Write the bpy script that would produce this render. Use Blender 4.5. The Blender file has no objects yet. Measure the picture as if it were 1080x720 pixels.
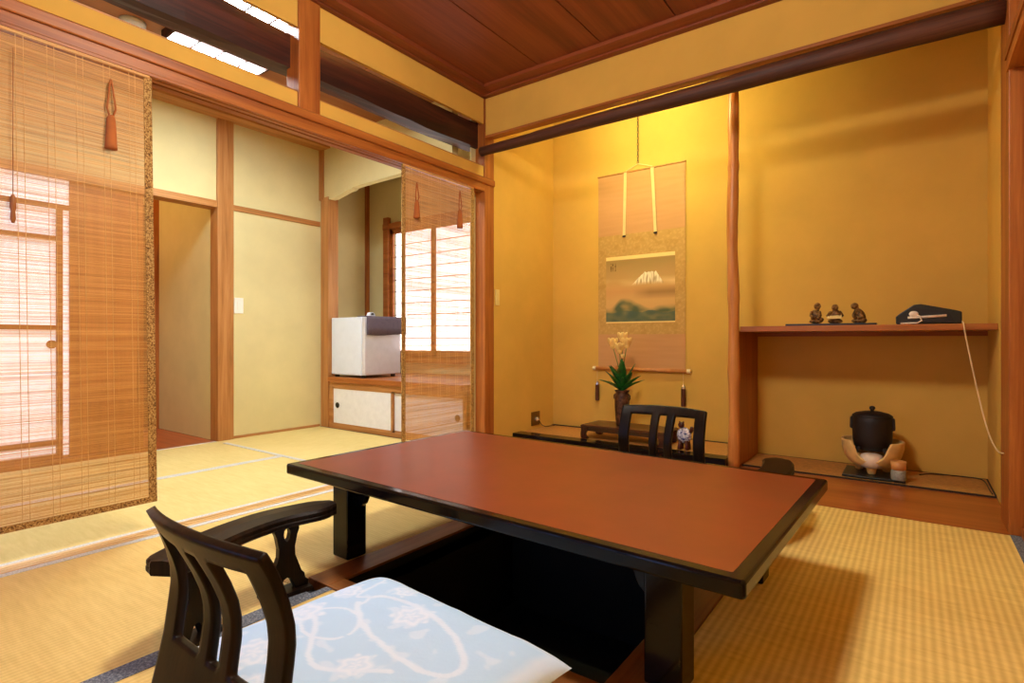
import bpy, bmesh, math, random
from mathutils import Vector, Matrix, noise
random.seed(7)
sc = bpy.context.scene
COL = sc.collection
PI = math.pi

# ---------------------------------------------------------------- materials
def lin(c):
    return tuple(((v/255)/12.92 if v/255 <= .04045 else (((v/255)+.055)/1.055)**2.4) for v in c)

class NT:
    def __init__(s, name):
        s.m = bpy.data.materials.new(name); s.m.use_nodes = True
        s.t = s.m.node_tree; s.b = s.t.nodes['Principled BSDF']; s.out = s.t.nodes['Material Output']
    def n(s, typ, **kw):
        nd = s.t.nodes.new(typ)
        for k, v in kw.items(): setattr(nd, k, v)
        return nd
    def l(s, a, b): s.t.links.new(a, b)
    def coords(s, scale=(1, 1, 1)):
        tc = s.n('ShaderNodeTexCoord'); mp = s.n('ShaderNodeMapping')
        mp.inputs['Scale'].default_value = scale
        s.l(tc.outputs['Object'], mp.inputs['Vector']); return mp.outputs['Vector']
    def noise(s, vec, scale, detail=4, rough=.55, dist=0):
        nd = s.n('ShaderNodeTexNoise'); nd.inputs['Scale'].default_value = scale
        nd.inputs['Detail'].default_value = detail; nd.inputs['Roughness'].default_value = rough
        nd.inputs['Distortion'].default_value = dist
        s.l(vec, nd.inputs['Vector']); return nd.outputs['Fac']
    def ramp(s, fac, stops):
        r = s.n('ShaderNodeValToRGB'); e = r.color_ramp.elements
        while len(e) < len(stops): e.new(.5)
        for i, (p, c) in enumerate(stops):
            e[i].position = p; e[i].color = (*lin(c), 1)
        s.l(fac, r.inputs['Fac']); return r.outputs['Color']
    def bump(s, h, strength=.2, dist=.01):
        b = s.n('ShaderNodeBump'); b.inputs['Strength'].default_value = strength; b.inputs['Distance'].default_value = dist
        s.l(h, b.inputs['Height']); s.l(b.outputs['Normal'], s.b.inputs['Normal'])
    def set(s, rough=.6, metal=0, spec=.5, coat=0):
        s.b.inputs['Roughness'].default_value = rough; s.b.inputs['Metallic'].default_value = metal
        s.b.inputs['Specular IOR Level'].default_value = spec; s.b.inputs['Coat Weight'].default_value = coat
        return s

def plain(name, c, rough=.6, metal=0, spec=.5, coat=0, var=.06, vscale=18):
    t = NT(name).set(rough, metal, spec, coat)
    d = tuple(max(0, int(v*(1-var))) for v in c); u = tuple(min(255, int(v*(1+var))) for v in c)
    f = t.noise(t.coords(), vscale, 3)
    t.l(t.ramp(f, [(.3, d), (.7, u)]), t.b.inputs['Base Color'])
    return t.m

def plaster(name, c):
    t = NT(name).set(.92, spec=.15)
    v = t.coords(); d = tuple(int(x*.95) for x in c)
    f = t.noise(v, 3, 5); t.l(t.ramp(f, [(.3, d), (.7, c)]), t.b.inputs['Base Color'])
    t.bump(t.noise(v, 260, 3), .18, .004)
    return t.m

def wood(name, dark, mid, light, axis, rough=.45, scale=1.0, spec=.4, coat=0, bump=.06):
    t = NT(name).set(rough, spec=spec, coat=coat)
    s = [16*scale]*3; s['XYZ'.index(axis)] = .9*scale
    v = t.coords(tuple(s))
    f = t.noise(v, 1.0, 6, .62, .6)
    s2 = [150*scale]*3; s2['XYZ'.index(axis)] = 4*scale
    f2 = t.noise(t.coords(tuple(s2)), 1.0, 3)
    mx = t.n('ShaderNodeMath', operation='MULTIPLY_ADD'); t.l(f2, mx.inputs[0]); mx.inputs[1].default_value = .35
    t.l(f, mx.inputs[2])
    t.l(t.ramp(mx.outputs[0], [(.38, dark), (.62, mid), (.85, light)]), t.b.inputs['Base Color'])
    t.bump(mx.outputs[0], bump, .004)
    return t.m

def emit(name, c, strength):
    t = NT(name); t.b.inputs['Base Color'].default_value = (*lin(c), 1)
    t.b.inputs['Emission Color'].default_value = (*lin(c), 1); t.b.inputs['Emission Strength'].default_value = strength
    return t.m

def attr_mat(name, rough=.9, bumpscale=0, bstr=.2, spec=.2):
    t = NT(name).set(rough, spec=spec)
    a = t.n('ShaderNodeAttribute'); a.attribute_name = 'Col'
    t.l(a.outputs['Color'], t.b.inputs['Base Color'])
    if bumpscale: t.bump(t.noise(t.coords(), bumpscale, 2), bstr, .003)
    return t.m

def tatami(name, c0, c1, axis='X', period=.0155, rib=.16):
    t = NT(name).set(.62, spec=.25)
    v = t.coords()
    w = t.n('ShaderNodeTexWave'); w.bands_direction = axis; w.inputs['Scale'].default_value = 2*PI/(20*period)
    t.l(v, w.inputs['Vector'])
    s = [60, 60, 60]; s['XYZ'.index(axis)] = 9
    straw = t.noise(t.coords(tuple(s)), 1.0, 4, .7)
    big = t.noise(v, 1.6, 3)
    a = t.n('ShaderNodeMath', operation='MULTIPLY_ADD'); t.l(w.outputs['Fac'], a.inputs[0]); a.inputs[1].default_value = rib
    b = t.n('ShaderNodeMath', operation='MULTIPLY_ADD'); t.l(straw, b.inputs[0]); b.inputs[1].default_value = .5
    c = t.n('ShaderNodeMath', operation='MULTIPLY'); t.l(big, c.inputs[0]); c.inputs[1].default_value = .3
    t.l(c.outputs[0], b.inputs[2]); t.l(b.outputs[0], a.inputs[2])
    t.l(t.ramp(a.outputs[0], [(.25, c0), (.75, c1)]), t.b.inputs['Base Color'])
    t.bump(w.outputs['Fac'], rib, .002)
    return t.m

def speckle(name, a, b, c, scale, rough=.8, spec=.3):
    t = NT(name).set(rough, spec=spec)
    f = t.noise(t.coords(), scale, 3, .6)
    t.l(t.ramp(f, [(.36, a), (.5, b), (.64, c)]), t.b.inputs['Base Color'])
    return t.m

M = {}
M['plaster'] = plaster('plaster_yellow', (224, 177, 84))
M['plaster_far'] = plaster('plaster_pale', (226, 212, 156))
WD, WM, WL = (108, 52, 18), (154, 84, 31), (182, 110, 47)
for ax in 'XYZ':
    M['wood'+ax] = wood('cedar_wood_'+ax, WD, WM, WL, ax)
    M['pale'+ax] = wood('pale_wood_'+ax, (126, 80, 38), (176, 118, 62), (198, 142, 84), ax)
    M['beam'+ax] = wood('old_dark_beam_'+ax, (26, 10, 8), (54, 22, 15), (88, 40, 26), ax, .5, .6, bump=.2)
M['ceiling'] = wood('ceiling_boards', (96, 44, 22), (122, 58, 29), (142, 72, 38), 'Y', .5, .5)
M['ceiling_far'] = wood('ceiling_boards_pale', (120, 70, 36), (150, 92, 50), (168, 110, 64), 'Y', .5, .5)
M['log'] = wood('bark_log', (34, 16, 10), (66, 34, 22), (98, 56, 36), 'X', .6, .8, bump=.5)
M['post'] = wood('polished_log', (128, 66, 24), (188, 114, 52), (212, 146, 78), 'Z', .35, .7, bump=.15)
M['floorboard'] = wood('floor_boards', (124, 58, 20), (160, 82, 30), (182, 104, 46), 'X', .3, .6, coat=.2)
M['corridor'] = wood('corridor_boards', (120, 52, 22), (160, 78, 36), (180, 98, 50), 'X', .35, .7)
M['lacquer'] = wood('black_lacquer', (10, 8, 8), (17, 13, 12), (24, 18, 16), 'X', .14, .8, spec=.2, bump=.01)
M['chair'] = wood('dark_stained_chair_wood', (12, 8, 6), (24, 15, 10), (42, 27, 16), 'Z', .36, 1.6, spec=.13, bump=.03)
M['inlay'] = plain('brown_table_mat', (124, 53, 28), .34, spec=.5, var=.05, vscale=7)
M['stand'] = wood('rosewood', (36, 14, 8), (60, 26, 15), (84, 40, 24), 'X', .3, .9, coat=.3)
M['tat'] = tatami('tatami_rush', (206, 170, 92), (240, 210, 132))
M['tatrib'] = tatami('ribbed_tatami_rush', (202, 164, 84), (246, 216, 132), 'X', .0205, .22)
M['tatfar'] = tatami('tatami_rush_pale', (212, 188, 112), (240, 220, 150), 'X')
M['tatfarY'] = tatami('tatami_rush_pale_cross', (212, 188, 112), (240, 220, 150), 'Y')
M['tan'] = plain('thin_reed_mat', (190, 134, 66), .6, var=.08, vscale=60)
M['heri'] = speckle('tatami_border_cloth', (74, 80, 92), (104, 108, 118), (140, 144, 150), 160)
M['herifar'] = speckle('tatami_border_cloth_pale', (186, 186, 184), (208, 206, 200), (224, 222, 214), 160)
M['darkcloth'] = plain('dark_mat_border', (48, 34, 24), .8)
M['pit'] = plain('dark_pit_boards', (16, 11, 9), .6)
M['pitwood'] = wood('pit_frame_wood', (84, 44, 18), (124, 72, 32), (150, 94, 46), 'Y', .4, .8)
M['pitwoodX'] = wood('pit_frame_wood_cross', (84, 44, 18), (124, 72, 32), (150, 94, 46), 'X', .4, .8)
M['sill'] = wood('pale_threshold_wood', (176, 128, 66), (210, 164, 96), (228, 188, 124), 'Y', .4, .8)
M['ceilX'] = wood('ceiling_cornice', (104, 48, 24), (130, 62, 31), (148, 76, 40), 'X', .5, .6)
M['shoji'] = emit('daylit_paper', (255, 250, 248), 2.6)
M['shojiL'] = emit('daylit_door_paper', (246, 242, 246), 1.0)
M['winback'] = emit('daylit_blue_paper', (140, 178, 255), 2.8)
M['lampfar'] = emit('lit_lamp_acrylic', (240, 250, 255), 50)
M['lampmain'] = emit('lit_main_lamp_acrylic', (255, 250, 236), 130)
M['lamptoko'] = emit('lit_warm_tube', (250, 255, 190), 176)
M['lampcorr'] = emit('lit_corridor_bulb', (255, 204, 120), 125)
M['white'] = plain('white_enamel', (226, 236, 252), .35, var=.01)
M['steel'] = plain('silver_fridge_door', (214, 214, 222), .3, .15, var=.02)
M['doorpaper'] = plain('white_door_paper', (236, 238, 244), .8, var=.02)
M['blackm'] = plain('black_metal', (22, 20, 20), .4)
M['blackp'] = plain('dark_plastic', (24, 30, 30), .35)
M['towel'] = speckle('purple_grey_towel', (82, 72, 88), (104, 94, 108), (122, 112, 124), 220, .95)
M['switch'] = plain('white_switch_plastic', (238, 234, 222), .4, var=.01)
M['ivoryswitch'] = plain('ivory_switch_plastic', (232, 204, 128), .4, var=.01)
M['brocade'] = speckle('brown_gold_brocade', (92, 60, 24), (170, 126, 66), (206, 170, 104), 190)
t_ = NT('bamboo_strips').set(.5, spec=.3)
f_ = t_.noise(t_.coords((1, 2.2, 120)), 1.0, 4, .6)
t_.l(t_.ramp(f_, [(.3, (172, 118, 54)), (.5, (210, 154, 78)), (.72, (232, 182, 104))]), t_.b.inputs['Base Color'])
M['bamboo'] = t_.m
M['thread'] = plain('pale_thread', (238, 196, 124), .8)
M['tassel'] = plain('brown_tassel_cord', (178, 100, 44), .9)
M['toggle'] = plain('wooden_toggle', (164, 100, 44), .5)
M['cream'] = plain('cream_silk', (236, 206, 140), .8, var=.02)
M['scroll'] = attr_mat('scroll_cloth', .9)
M['paint'] = attr_mat('ink_painting', .9)
M['cushion'] = attr_mat('patterned_cotton', .9, 90, .25)
M['ivory'] = plain('ivory_knob', (240, 214, 160), .4)
M['vase'] = speckle('brown_glazed_clay', (48, 28, 18), (84, 52, 34), (108, 72, 48), 30, .4)
M['leaf'] = plain('green_leaf', (24, 92, 30), .4, var=.3, vscale=30)
M['stem'] = plain('green_stem', (96, 120, 44), .5)
M['petal'] = plain('apricot_petal', (255, 208, 126), .6, var=.08)
M['china'] = speckle('blue_white_porcelain', (30, 44, 130), (190, 194, 220), (240, 240, 244), 75, .2)
M['darkred'] = plain('dark_red_glaze', (70, 20, 14), .3)
M['bronze'] = speckle('aged_bronze', (58, 34, 14), (112, 74, 32), (160, 118, 62), 60, .5)
M['palebook'] = plain('pale_carved_board', (216, 182, 116), .6)
M['clay'] = plain('cream_clay', (234, 194, 122), .55, var=.05)
M['iron'] = plain('cast_iron', (26, 18, 15), .55)
M['fuel'] = plain('white_ceramic', (232, 212, 190), .5)
M['tanwood'] = plain('light_wood_cup', (206, 138, 74), .5)
M['paleblue'] = plain('pale_blue_ceramic', (150, 150, 140), .4, var=.1, vscale=90)
M['whitecord'] = plain('cream_cord', (232, 200, 148), .5)
M['brass'] = plain('aged_brass_plate', (120, 88, 36), .4, .6)
M['chrome'] = plain('silver_tip', (210, 200, 190), .25, .8)
M['brownwood'] = wood('brown_weight', (50, 22, 10), (84, 40, 20), (110, 60, 30), 'Z', .4)
M['doorwood'] = wood('door_boards', (126, 62, 24), (172, 98, 42), (196, 124, 62), 'Z', .45, .6)

# ---------------------------------------------------------------- mesh builder
class MB:
    def __init__(s): s.v = []; s.f = []; s.c = None
    def add(s, vs, fs):
        o = len(s.v); s.v += [tuple(p) for p in vs]; s.f += [tuple(i+o for i in f) for f in fs]; return s
    def box(s, x0, x1, y0, y1, z0, z1):
        return s.add([(x0,y0,z0),(x1,y0,z0),(x1,y1,z0),(x0,y1,z0),(x0,y0,z1),(x1,y0,z1),(x1,y1,z1),(x0,y1,z1)],
                     [(0,3,2,1),(4,5,6,7),(0,1,5,4),(1,2,6,5),(2,3,7,6),(3,0,4,7)])
    def prism(s, poly, axis, a, b, T=None):
        def P(p, d):
            q = {'X': (d, p[0], p[1]), 'Y': (p[0], d, p[1]), 'Z': (p[0], p[1], d)}[axis]
            return tuple(T @ Vector(q)) if T else q
        n = len(poly)
        vs = [P(p, a) for p in poly]+[P(p, b) for p in poly]
        fs = [tuple(range(n))[::-1], tuple(range(n, 2*n))]+[(i, (i+1) % n, n+(i+1) % n, n+i) for i in range(n)]
        return s.add(vs, fs)
    def tube(s, pts, r, n=8, caps=True, flat=1.0):
        pts = [Vector(p) for p in pts]; k = len(pts)
        rs = r if isinstance(r, (list, tuple)) else [r]*k
        vs = []; up = None
        for i in range(k):
            d = (pts[min(i+1, k-1)]-pts[max(i-1, 0)]).normalized()
            if up is None:
                up = Vector((0, 0, 1)) if abs(d.z) < .9 else Vector((1, 0, 0))
            a = d.cross(up).normalized(); up = a.cross(d).normalized()
            for j in range(n):
                w = 2*PI*j/n
                vs.append(pts[i]+a*math.cos(w)*rs[i]+up*math.sin(w)*rs[i]*flat)
        fs = [(i*n+j, i*n+(j+1) % n, (i+1)*n+(j+1) % n, (i+1)*n+j) for i in range(k-1) for j in range(n)]
        if caps: fs += [tuple(range(n))[::-1], tuple((k-1)*n+j for j in range(n))]
        return s.add(vs, fs)
    def lathe(s, prof, cx=0, cy=0, cz=0, n=28, T=None):
        vs = []; fs = []; k = len(prof)
        for r, z in prof:
            for j in range(n):
                w = 2*PI*j/n; p = Vector((r*math.cos(w), r*math.sin(w), z))
                if T: p = T @ p
                vs.append((p.x+cx, p.y+cy, p.z+cz))
        for i in range(k-1):
            for j in range(n): fs.append((i*n+j, i*n+(j+1) % n, (i+1)*n+(j+1) % n, (i+1)*n+j))
        fs.append(tuple(range(n))[::-1]); fs.append(tuple((k-1)*n+j for j in range(n)))
        return s.add(vs, fs)
    def blob(s, c, r, T=None, n=14, m=9):
        vs = []; fs = []
        for i in range(m+1):
            a = PI*i/m - PI/2
            for j in range(n):
                w = 2*PI*j/n
                p = Vector((r[0]*math.cos(a)*math.cos(w), r[1]*math.cos(a)*math.sin(w), r[2]*math.sin(a)))
                if T: p = T @ p
                vs.append((p.x+c[0], p.y+c[1], p.z+c[2]))
        for i in range(m):
            for j in range(n): fs.append((i*n+j, i*n+(j+1) % n, (i+1)*n+(j+1) % n, (i+1)*n+j))
        return s.add(vs, fs)
    def sweep(s, path, section, widths, zoff=0):
        """path: list of (x,y); section: list of (u in -1..1, z); widths: half widths."""
        k = len(path); n = len(section); vs = []
        P2 = [Vector((p[0], p[1], 0)) for p in path]
        for i in range(k):
            d = (P2[min(i+1, k-1)]-P2[max(i-1, 0)]).normalized(); nr = Vector((-d.y, d.x, 0))
            for u, z in section:
                q = P2[i]+nr*u*widths[i]; vs.append((q.x, q.y, z+zoff))
        fs = [(i*n+j, i*n+(j+1) % n, (i+1)*n+(j+1) % n, (i+1)*n+j) for i in range(k-1) for j in range(n)]
        fs += [tuple(range(n))[::-1], tuple((k-1)*n+j for j in range(n))]
        return s.add(vs, fs)
    def build(s, name, mat, parent=None, bevel=0, seg=2, smooth=False, fix=True):
        org = Vector((0, 0, 0)); q = parent
        while q is not None:
            if q.parent is None: org = Vector(q.location)
            q = q.parent
        me = bpy.data.meshes.new(name)
        me.from_pydata([tuple(Vector(p)-org) for p in s.v], [], s.f)
        if fix:
            bm = bmesh.new(); bm.from_mesh(me)
            bmesh.ops.recalc_face_normals(bm, faces=bm.faces); bm.to_mesh(me); bm.free()
        me.materials.append(mat if not isinstance(mat, str) else M[mat])
        if smooth:
            for p in me.polygons: p.use_smooth = True
        me.update()
        o = bpy.data.objects.new(name, me); COL.objects.link(o)
        if parent is not None: o.parent = parent
        if bevel:
            b = o.modifiers.new('bevel', 'BEVEL'); b.width = bevel; b.segments = seg; b.limit_method = 'ANGLE'; b.angle_limit = .6
        return o

def box(*a): return MB().box(*a)
def tag(o, label, cat, group=None):
    o['label'] = label; o['category'] = cat
    if group: o['group'] = group
    return o
def thing(name, label, cat, loc=(0, 0, 0), group=None):
    o = bpy.data.objects.new(name, None); COL.objects.link(o); o.location = loc; o.empty_display_size = .05
    return tag(o, label, cat, group)
def struct(name, mb, mat, bevel=0, smooth=False, parent=None):
    o = mb.build(name, mat, parent, bevel=bevel, smooth=smooth)
    if parent is None: o['kind'] = 'structure'
    return o
def copy_thing(root, loc, rz, label):
    r = root.copy(); COL.objects.link(r); r.location = loc; r.rotation_euler = (0, 0, rz); r['label'] = label
    for ch in list(root.children):
        c = ch.copy(); COL.objects.link(c); c.parent = r
        for g in list(ch.children):
            d = g.copy(); COL.objects.link(d); d.parent = c
    return r
_tn = [0]
def trim(mb, mat, bevel=.002, smooth=False):
    _tn[0] += 1
    return struct('trim_%d' % _tn[0], mb, mat, bevel, smooth)

# ---------------------------------------------------------------- camera
cam = bpy.data.cameras.new('camera'); co = bpy.data.objects.new('camera', cam); COL.objects.link(co)
cam.sensor_width = 36; cam.lens = 580/1080*36; cam.shift_y = -2/1080
co.location = (0, 0, .76); co.rotation_euler = (PI/2, 0, math.radians(36.23)); cam.clip_start = .02
sc.camera = co
sc.view_settings.view_transform = 'Standard'; sc.view_settings.look = 'None'
sc.view_settings.gamma = 1; sc.view_settings.exposure = 0; sc.view_settings.use_curve_mapping = False
w = bpy.data.worlds.new('world'); sc.world = w; w.use_nodes = True
w.node_tree.nodes['Background'].inputs[0].default_value = (1, .85, .65, 1)
w.node_tree.nodes['Background'].inputs[1].default_value = .02

XL, XR, YB, YF = -2.451, .34, -.9, 3.93      # room faces
# ---------------------------------------------------------------- the setting: floors
fl = MB()
fl.box(XL-.1, -1.455, YB, 2.87, -.07, -.031); fl.box(-.555, .45, YB, 2.87, -.07, -.031)
fl.box(-1.455, -.555, YB, 1.09, -.07, -.031); fl.box(-1.455, -.555, 1.99, 2.87, -.07, -.031)
fl.box(-4.7, XL-.1, YB, 3.8, -.07, -.031)
struct('floor', fl, 'pit')
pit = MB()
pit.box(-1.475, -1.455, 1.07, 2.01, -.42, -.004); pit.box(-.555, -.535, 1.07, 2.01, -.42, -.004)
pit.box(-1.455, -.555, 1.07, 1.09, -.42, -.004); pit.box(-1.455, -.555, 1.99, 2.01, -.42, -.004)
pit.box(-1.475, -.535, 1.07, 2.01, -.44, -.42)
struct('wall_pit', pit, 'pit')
fr = MB()
fr.box(-1.56, -1.457, 1.03, 2.05, -.03, .004); fr.box(-.553, -.46, 1.03, 2.05, -.03, .004)
trim(fr, 'pitwood')
fr = MB(); fr.box(-1.457, -.553, 1.03, 1.092, -.03, .004); fr.box(-1.457, -.553, 1.988, 2.05, -.03, .004)
trim(fr, 'pitwoodX')
trim(box(XL, .318, 2.87, 3.93, -.05, 0), 'floorboard', .002)
trim(box(-6.2, -4.225, .56, 2.016, -.05, -.002), 'corridor', 0)

def mat_thing(x0, x1, y0, y1, label, mat, borders, hm, group):
    """borders: list of (x0,x1,y0,y1)"""
    r = thing('tatami_mat', label, 'tatami mat', ((x0+x1)/2, (y0+y1)/2, -.03), group)
    box(x0, x1, y0, y1, -.03, 0).build('rush_cover', mat, r, bevel=.002)
    for b in borders: box(*b, -.002, .0015).build('border', 'herifar' if b[0] == -2.385 else hm, r)
    return r
G1, G2 = 'tatami mats of the dining room', 'tatami mats of the far room'
mat_thing(-2.385, -1.46, YB+.01, .97, 'tatami mat at the lower left corner, in front of the armrest', 'tat',
          [(-1.49, -1.46, YB+.01, .97), (-2.385, -2.355, YB+.01, .97)], 'heri', G1)
mat_thing(-2.385, -1.561, .973, 2.868, 'tatami mat under the left end of the table, beside the blinds', 'tat',
          [(-2.385, -2.355, .973, 2.868)], 'heri', G1)
mat_thing(-.459, .33, 1.0, 2.868, 'ribbed tatami mat right of the table with the table shadow', 'tatrib',
          [(.298, .33, 1.0, 2.868)], 'heri', G1)['label'] = 'wide ribbed tatami mat right of the table, carrying its shadow'
mat_thing(-.459, .33, YB+.01, .997, 'tatami mat in the lower right corner near the table leg', 'tatrib',
          [(.298, .33, YB+.01, .997)], 'heri', G1)
mat_thing(-1.459, -.462, YB+.01, 1.027, 'tatami mat under the blue floor cushion', 'tat',
          [(-1.459, -1.43, YB+.01, 1.027)], 'heri', G1)
mat_thing(-1.558, -.462, 2.053, 2.868, 'tatami mat behind the table under the far chair', 'tat', [], 'heri', G1)
mat_thing(-3.335, -2.46, YB+.01, 2.0, 'pale tatami mat in the far room just past the threshold', 'tatfar',
          [(-3.335, -3.31, YB+.01, 2.0), (-2.49, -2.46, YB+.01, 2.0)], 'herifar', G2)
mat_thing(-4.215, -3.338, YB+.01, 2.0, 'pale tatami mat in the far room beside the corridor opening', 'tatfar',
          [(-3.363, -3.338, YB+.01, 2.0), (-4.215, -4.19, YB+.01, 2.0)], 'herifar', G2)
mat_thing(-4.215, -2.46, 2.003, 2.895, 'pale tatami mat lying crosswise before the white cabinet doors', 'tatfarY',
          [(-4.1, -2.46, 2.003, 2.03)], 'herifar', G2)
# threshold between the rooms
th = MB(); th.box(-2.46, -2.437, YB, 3.02, -.03, .003); th.box(-2.432, -2.414, YB, 3.02, -.03, .003); th.box(-2.409, -2.386, YB, 3.02, -.03, .003)
th.box(-2.46, -2.386, YB, 3.02, -.03, -.003)
trim(th, 'sill', .001)

# ---------------------------------------------------------------- walls of the dining room
wl = MB()
wl.box(-2.545, -2.463, YB, 3.03, 1.9, 1.984)
wl.box(-2.484, -2.463, YB, 1.57, 2.307, 2.5); wl.box(-2.484, -2.463, 1.68, 3.03, 2.286, 2.5)
wl.box(-2.545, -2.463, YB, -.12, 0, 1.81)
struct('wall_left', wl, 'plaster')
trim(box(-2.556, -2.448, -.12, -.015, 0, 1.81), 'woodZ')
sill = MB(); sill.box(-2.55, -2.462, YB, 3.02, 1.984, 1.99); trim(sill, 'paleY', 0)
trim(box(-2.556, -2.448, 1.566, 1.686, 1.9, 2.47), 'woodZ', .003)
km = MB(); km.box(-2.556, -2.448, YB, 3.02, 1.818, 1.858); km.box(-2.556, -2.515, YB, 3.02, 1.806, 1.818)
km.box(-2.505, -2.478, YB, 3.02, 1.806, 1.818); km.box(-2.470, -2.448, YB, 3.02, 1.806, 1.818)
trim(km, 'woodY', .0015)
ng = MB(); ng.prism([(-2.556, 1.858), (-2.44, 1.858), (-2.437, 1.862), (-2.437, 1.897), (-2.445, 1.905), (-2.556, 1.905)], 'Y', YB, 3.12)
trim(ng, 'woodY', 0)
trim(box(-2.556, XL, 3.02, 3.125, 0, 2.5), 'woodZ', .003)
# old dark beam, slightly crooked, in the transom gap
bm_ = MB(); vs = []; N = 30
sect = 12
for i in range(N+1):
    y = YB+(3.04-YB)*i/N
    zb = 2.118+.004*math.sin(i*.7); zt = 2.294+.006*math.sin(i*.45+1)
    xc, hx = -2.575+.006*math.sin(i*.9), .055
    for k in range(sect):
        a = 2*PI*(k+.5)/sect
        ux = max(-1, min(1, 1.38*math.cos(a))); uz = max(-1, min(1, 1.38*math.sin(a)))
        nz = noise.noise(Vector((y*4, k*1.7, 0)))*.006
        vs.append((xc+hx*ux+nz, y, (zb+zt)/2+(zt-zb)/2*uz+nz))
fs = [(i*sect+k, i*sect+(k+1) % sect, (i+1)*sect+(k+1) % sect, (i+1)*sect+k) for i in range(N) for k in range(sect)]
fs += [tuple(range(sect)), tuple(N*sect+k for k in range(sect))]
bm_.add(vs, fs); trim(bm_, 'beamY', 0)
# header wall over the tokonoma, its rail, crooked log lintel and log post
struct('wall_header', box(XL, XR, 3.03, 3.08, 2.2, 2.66), 'plaster')
trim(box(XL, XR-.045, 3.025, 3.086, 2.184, 2.202), 'woodX')
lg = MB(); pts = []; rs = []
for i in range(41):
    x = XL+(.297-XL)*i/40; r = .032+(.053-.032)*i/40
    r *= 1+.05*noise.noise(Vector((x*9, 0, 3)))
    pts.append((x, 2.98+.004*math.sin(x*5), 2.044+r)); rs.append(r)
lg.tube(pts, rs, 14); trim(lg, 'log', 0, True)
ps = MB(); pts = []; rs = []
for i in range(61):
    z = 2.62*i/60; knot = sum(math.exp(-((z-k)/.02)**2)*.006 for k in (.55, 1.02, 1.38, 1.8))
    pts.append((-.872+.004*math.sin(z*3.1)+.002*math.sin(z*8), 3.42+.005*math.sin(z*4), z)); rs.append(.0325+knot+.002*math.sin(z*13)-.003*z/2.6)
ps.tube(pts, rs, 14); trim(ps, 'post', 0, True)
# tokonoma shell
struct('wall_tokonoma_back', box(-2.56, .45, YF, YF+.06, -.05, 2.68), 'plaster')
struct('wall_tokonoma_left', box(-2.535, XL, 3.125, YF, 0, 2.68), 'plaster')
struct('wall_recess_right', box(.318, .4, 3.10, YF, 0, 2.68), 'plaster')
struct('ceiling_tokonoma', box(-2.56, .45, 3.03, YF+.06, 2.63, 2.68), 'ceiling')
trim(MB().prism([(3.35, 0), (3.46, 0), (3.46, .056), (3.353, .056), (3.35, .053)], 'X', XL, -.9), 'lacquer', .002)
struct('floor_tokonoma', box(XL, -.9, 3.46, YF, 0, .05), 'tan')
te = MB(); te.box(XL, -.9, 3.9, 3.93, .05, .0525); te.box(XL, -.9, 3.46, 3.476, .05, .0525); trim(te, 'darkcloth', 0)
trim(box(-.9, -.845, 3.45, YF, 0, .81), 'woodZ', .002)
# right side
struct('wall_right', box(XR, XR+.08, YB, 3.1, 0, 2.66), 'plaster')
trim(box(.295, .42, 2.872, 3.12, 0, 2.64), 'woodZ', .003)
trim(box(.331, XR, YB, 2.872, -.02, .035), 'woodY')
nr = MB(); nr.box(.29, XR, YB, 2.9, 1.812, 1.858); nr.prism([(XR, 1.86), (.285, 1.86), (.285, 1.9), (.293, 1.908), (XR, 1.908)], 'Y', YB, 2.9); trim(nr, 'woodY', 0)
# back wall (behind the viewer) with a paper window
wb = MB(); wb.box(-2.556, -2.35, YB-.08, YB, 0, 2.6); wb.box(-1.1, .42, YB-.08, YB, 0, 2.6)
wb.box(-2.35, -1.1, YB-.08, YB, 0, .45); wb.box(-2.35, -1.1, YB-.08, YB, 1.8, 2.6)
struct('wall_back', wb, 'plaster')
w2 = struct('window_2', box(-2.35, -1.1, YB-.06, YB-.05, .45, 1.8), 'winback')
b_ = MB()
for x in (-2.35, -1.745, -1.14): b_.box(x, x+.04, YB-.05, YB-.02, .45, 1.8)
for k in range(8): b_.box(-2.35, -1.1, YB-.05, YB-.04, .45+.19*k, .45+.19*k+.012)
b_.build('window_bars', 'woodX', w2)
# ceiling
ce = MB(); ce.box(XL-.09, XR+.08, YB, 3.03, 2.506, 2.54)
edges = [-2.46, -1.92, -1.48, -1.035, -.59, -.145, .35]
for a, b in zip(edges, edges[1:]): ce.box(a+.0035, b-.0035, YB, 3.03, 2.495, 2.507)
struct('ceiling', ce, 'ceiling')
cn = MB(); cn.box(XL-.01, -2.36, YB, 3.03, 2.47, 2.5); cn.box(XL-.01, -2.43, YB, 3.03, 2.462, 2.5); trim(cn, 'ceiling')
cn = MB(); cn.box(XL, XR, 2.9, 3.031, 2.474, 2.5); cn.box(XL, XR, 2.985, 3.031, 2.462, 2.5); trim(cn, 'ceilX')
cn = MB(); cn.box(.25, XR, YB, 3.03, 2.47, 2.5); trim(cn, 'ceiling')

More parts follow.
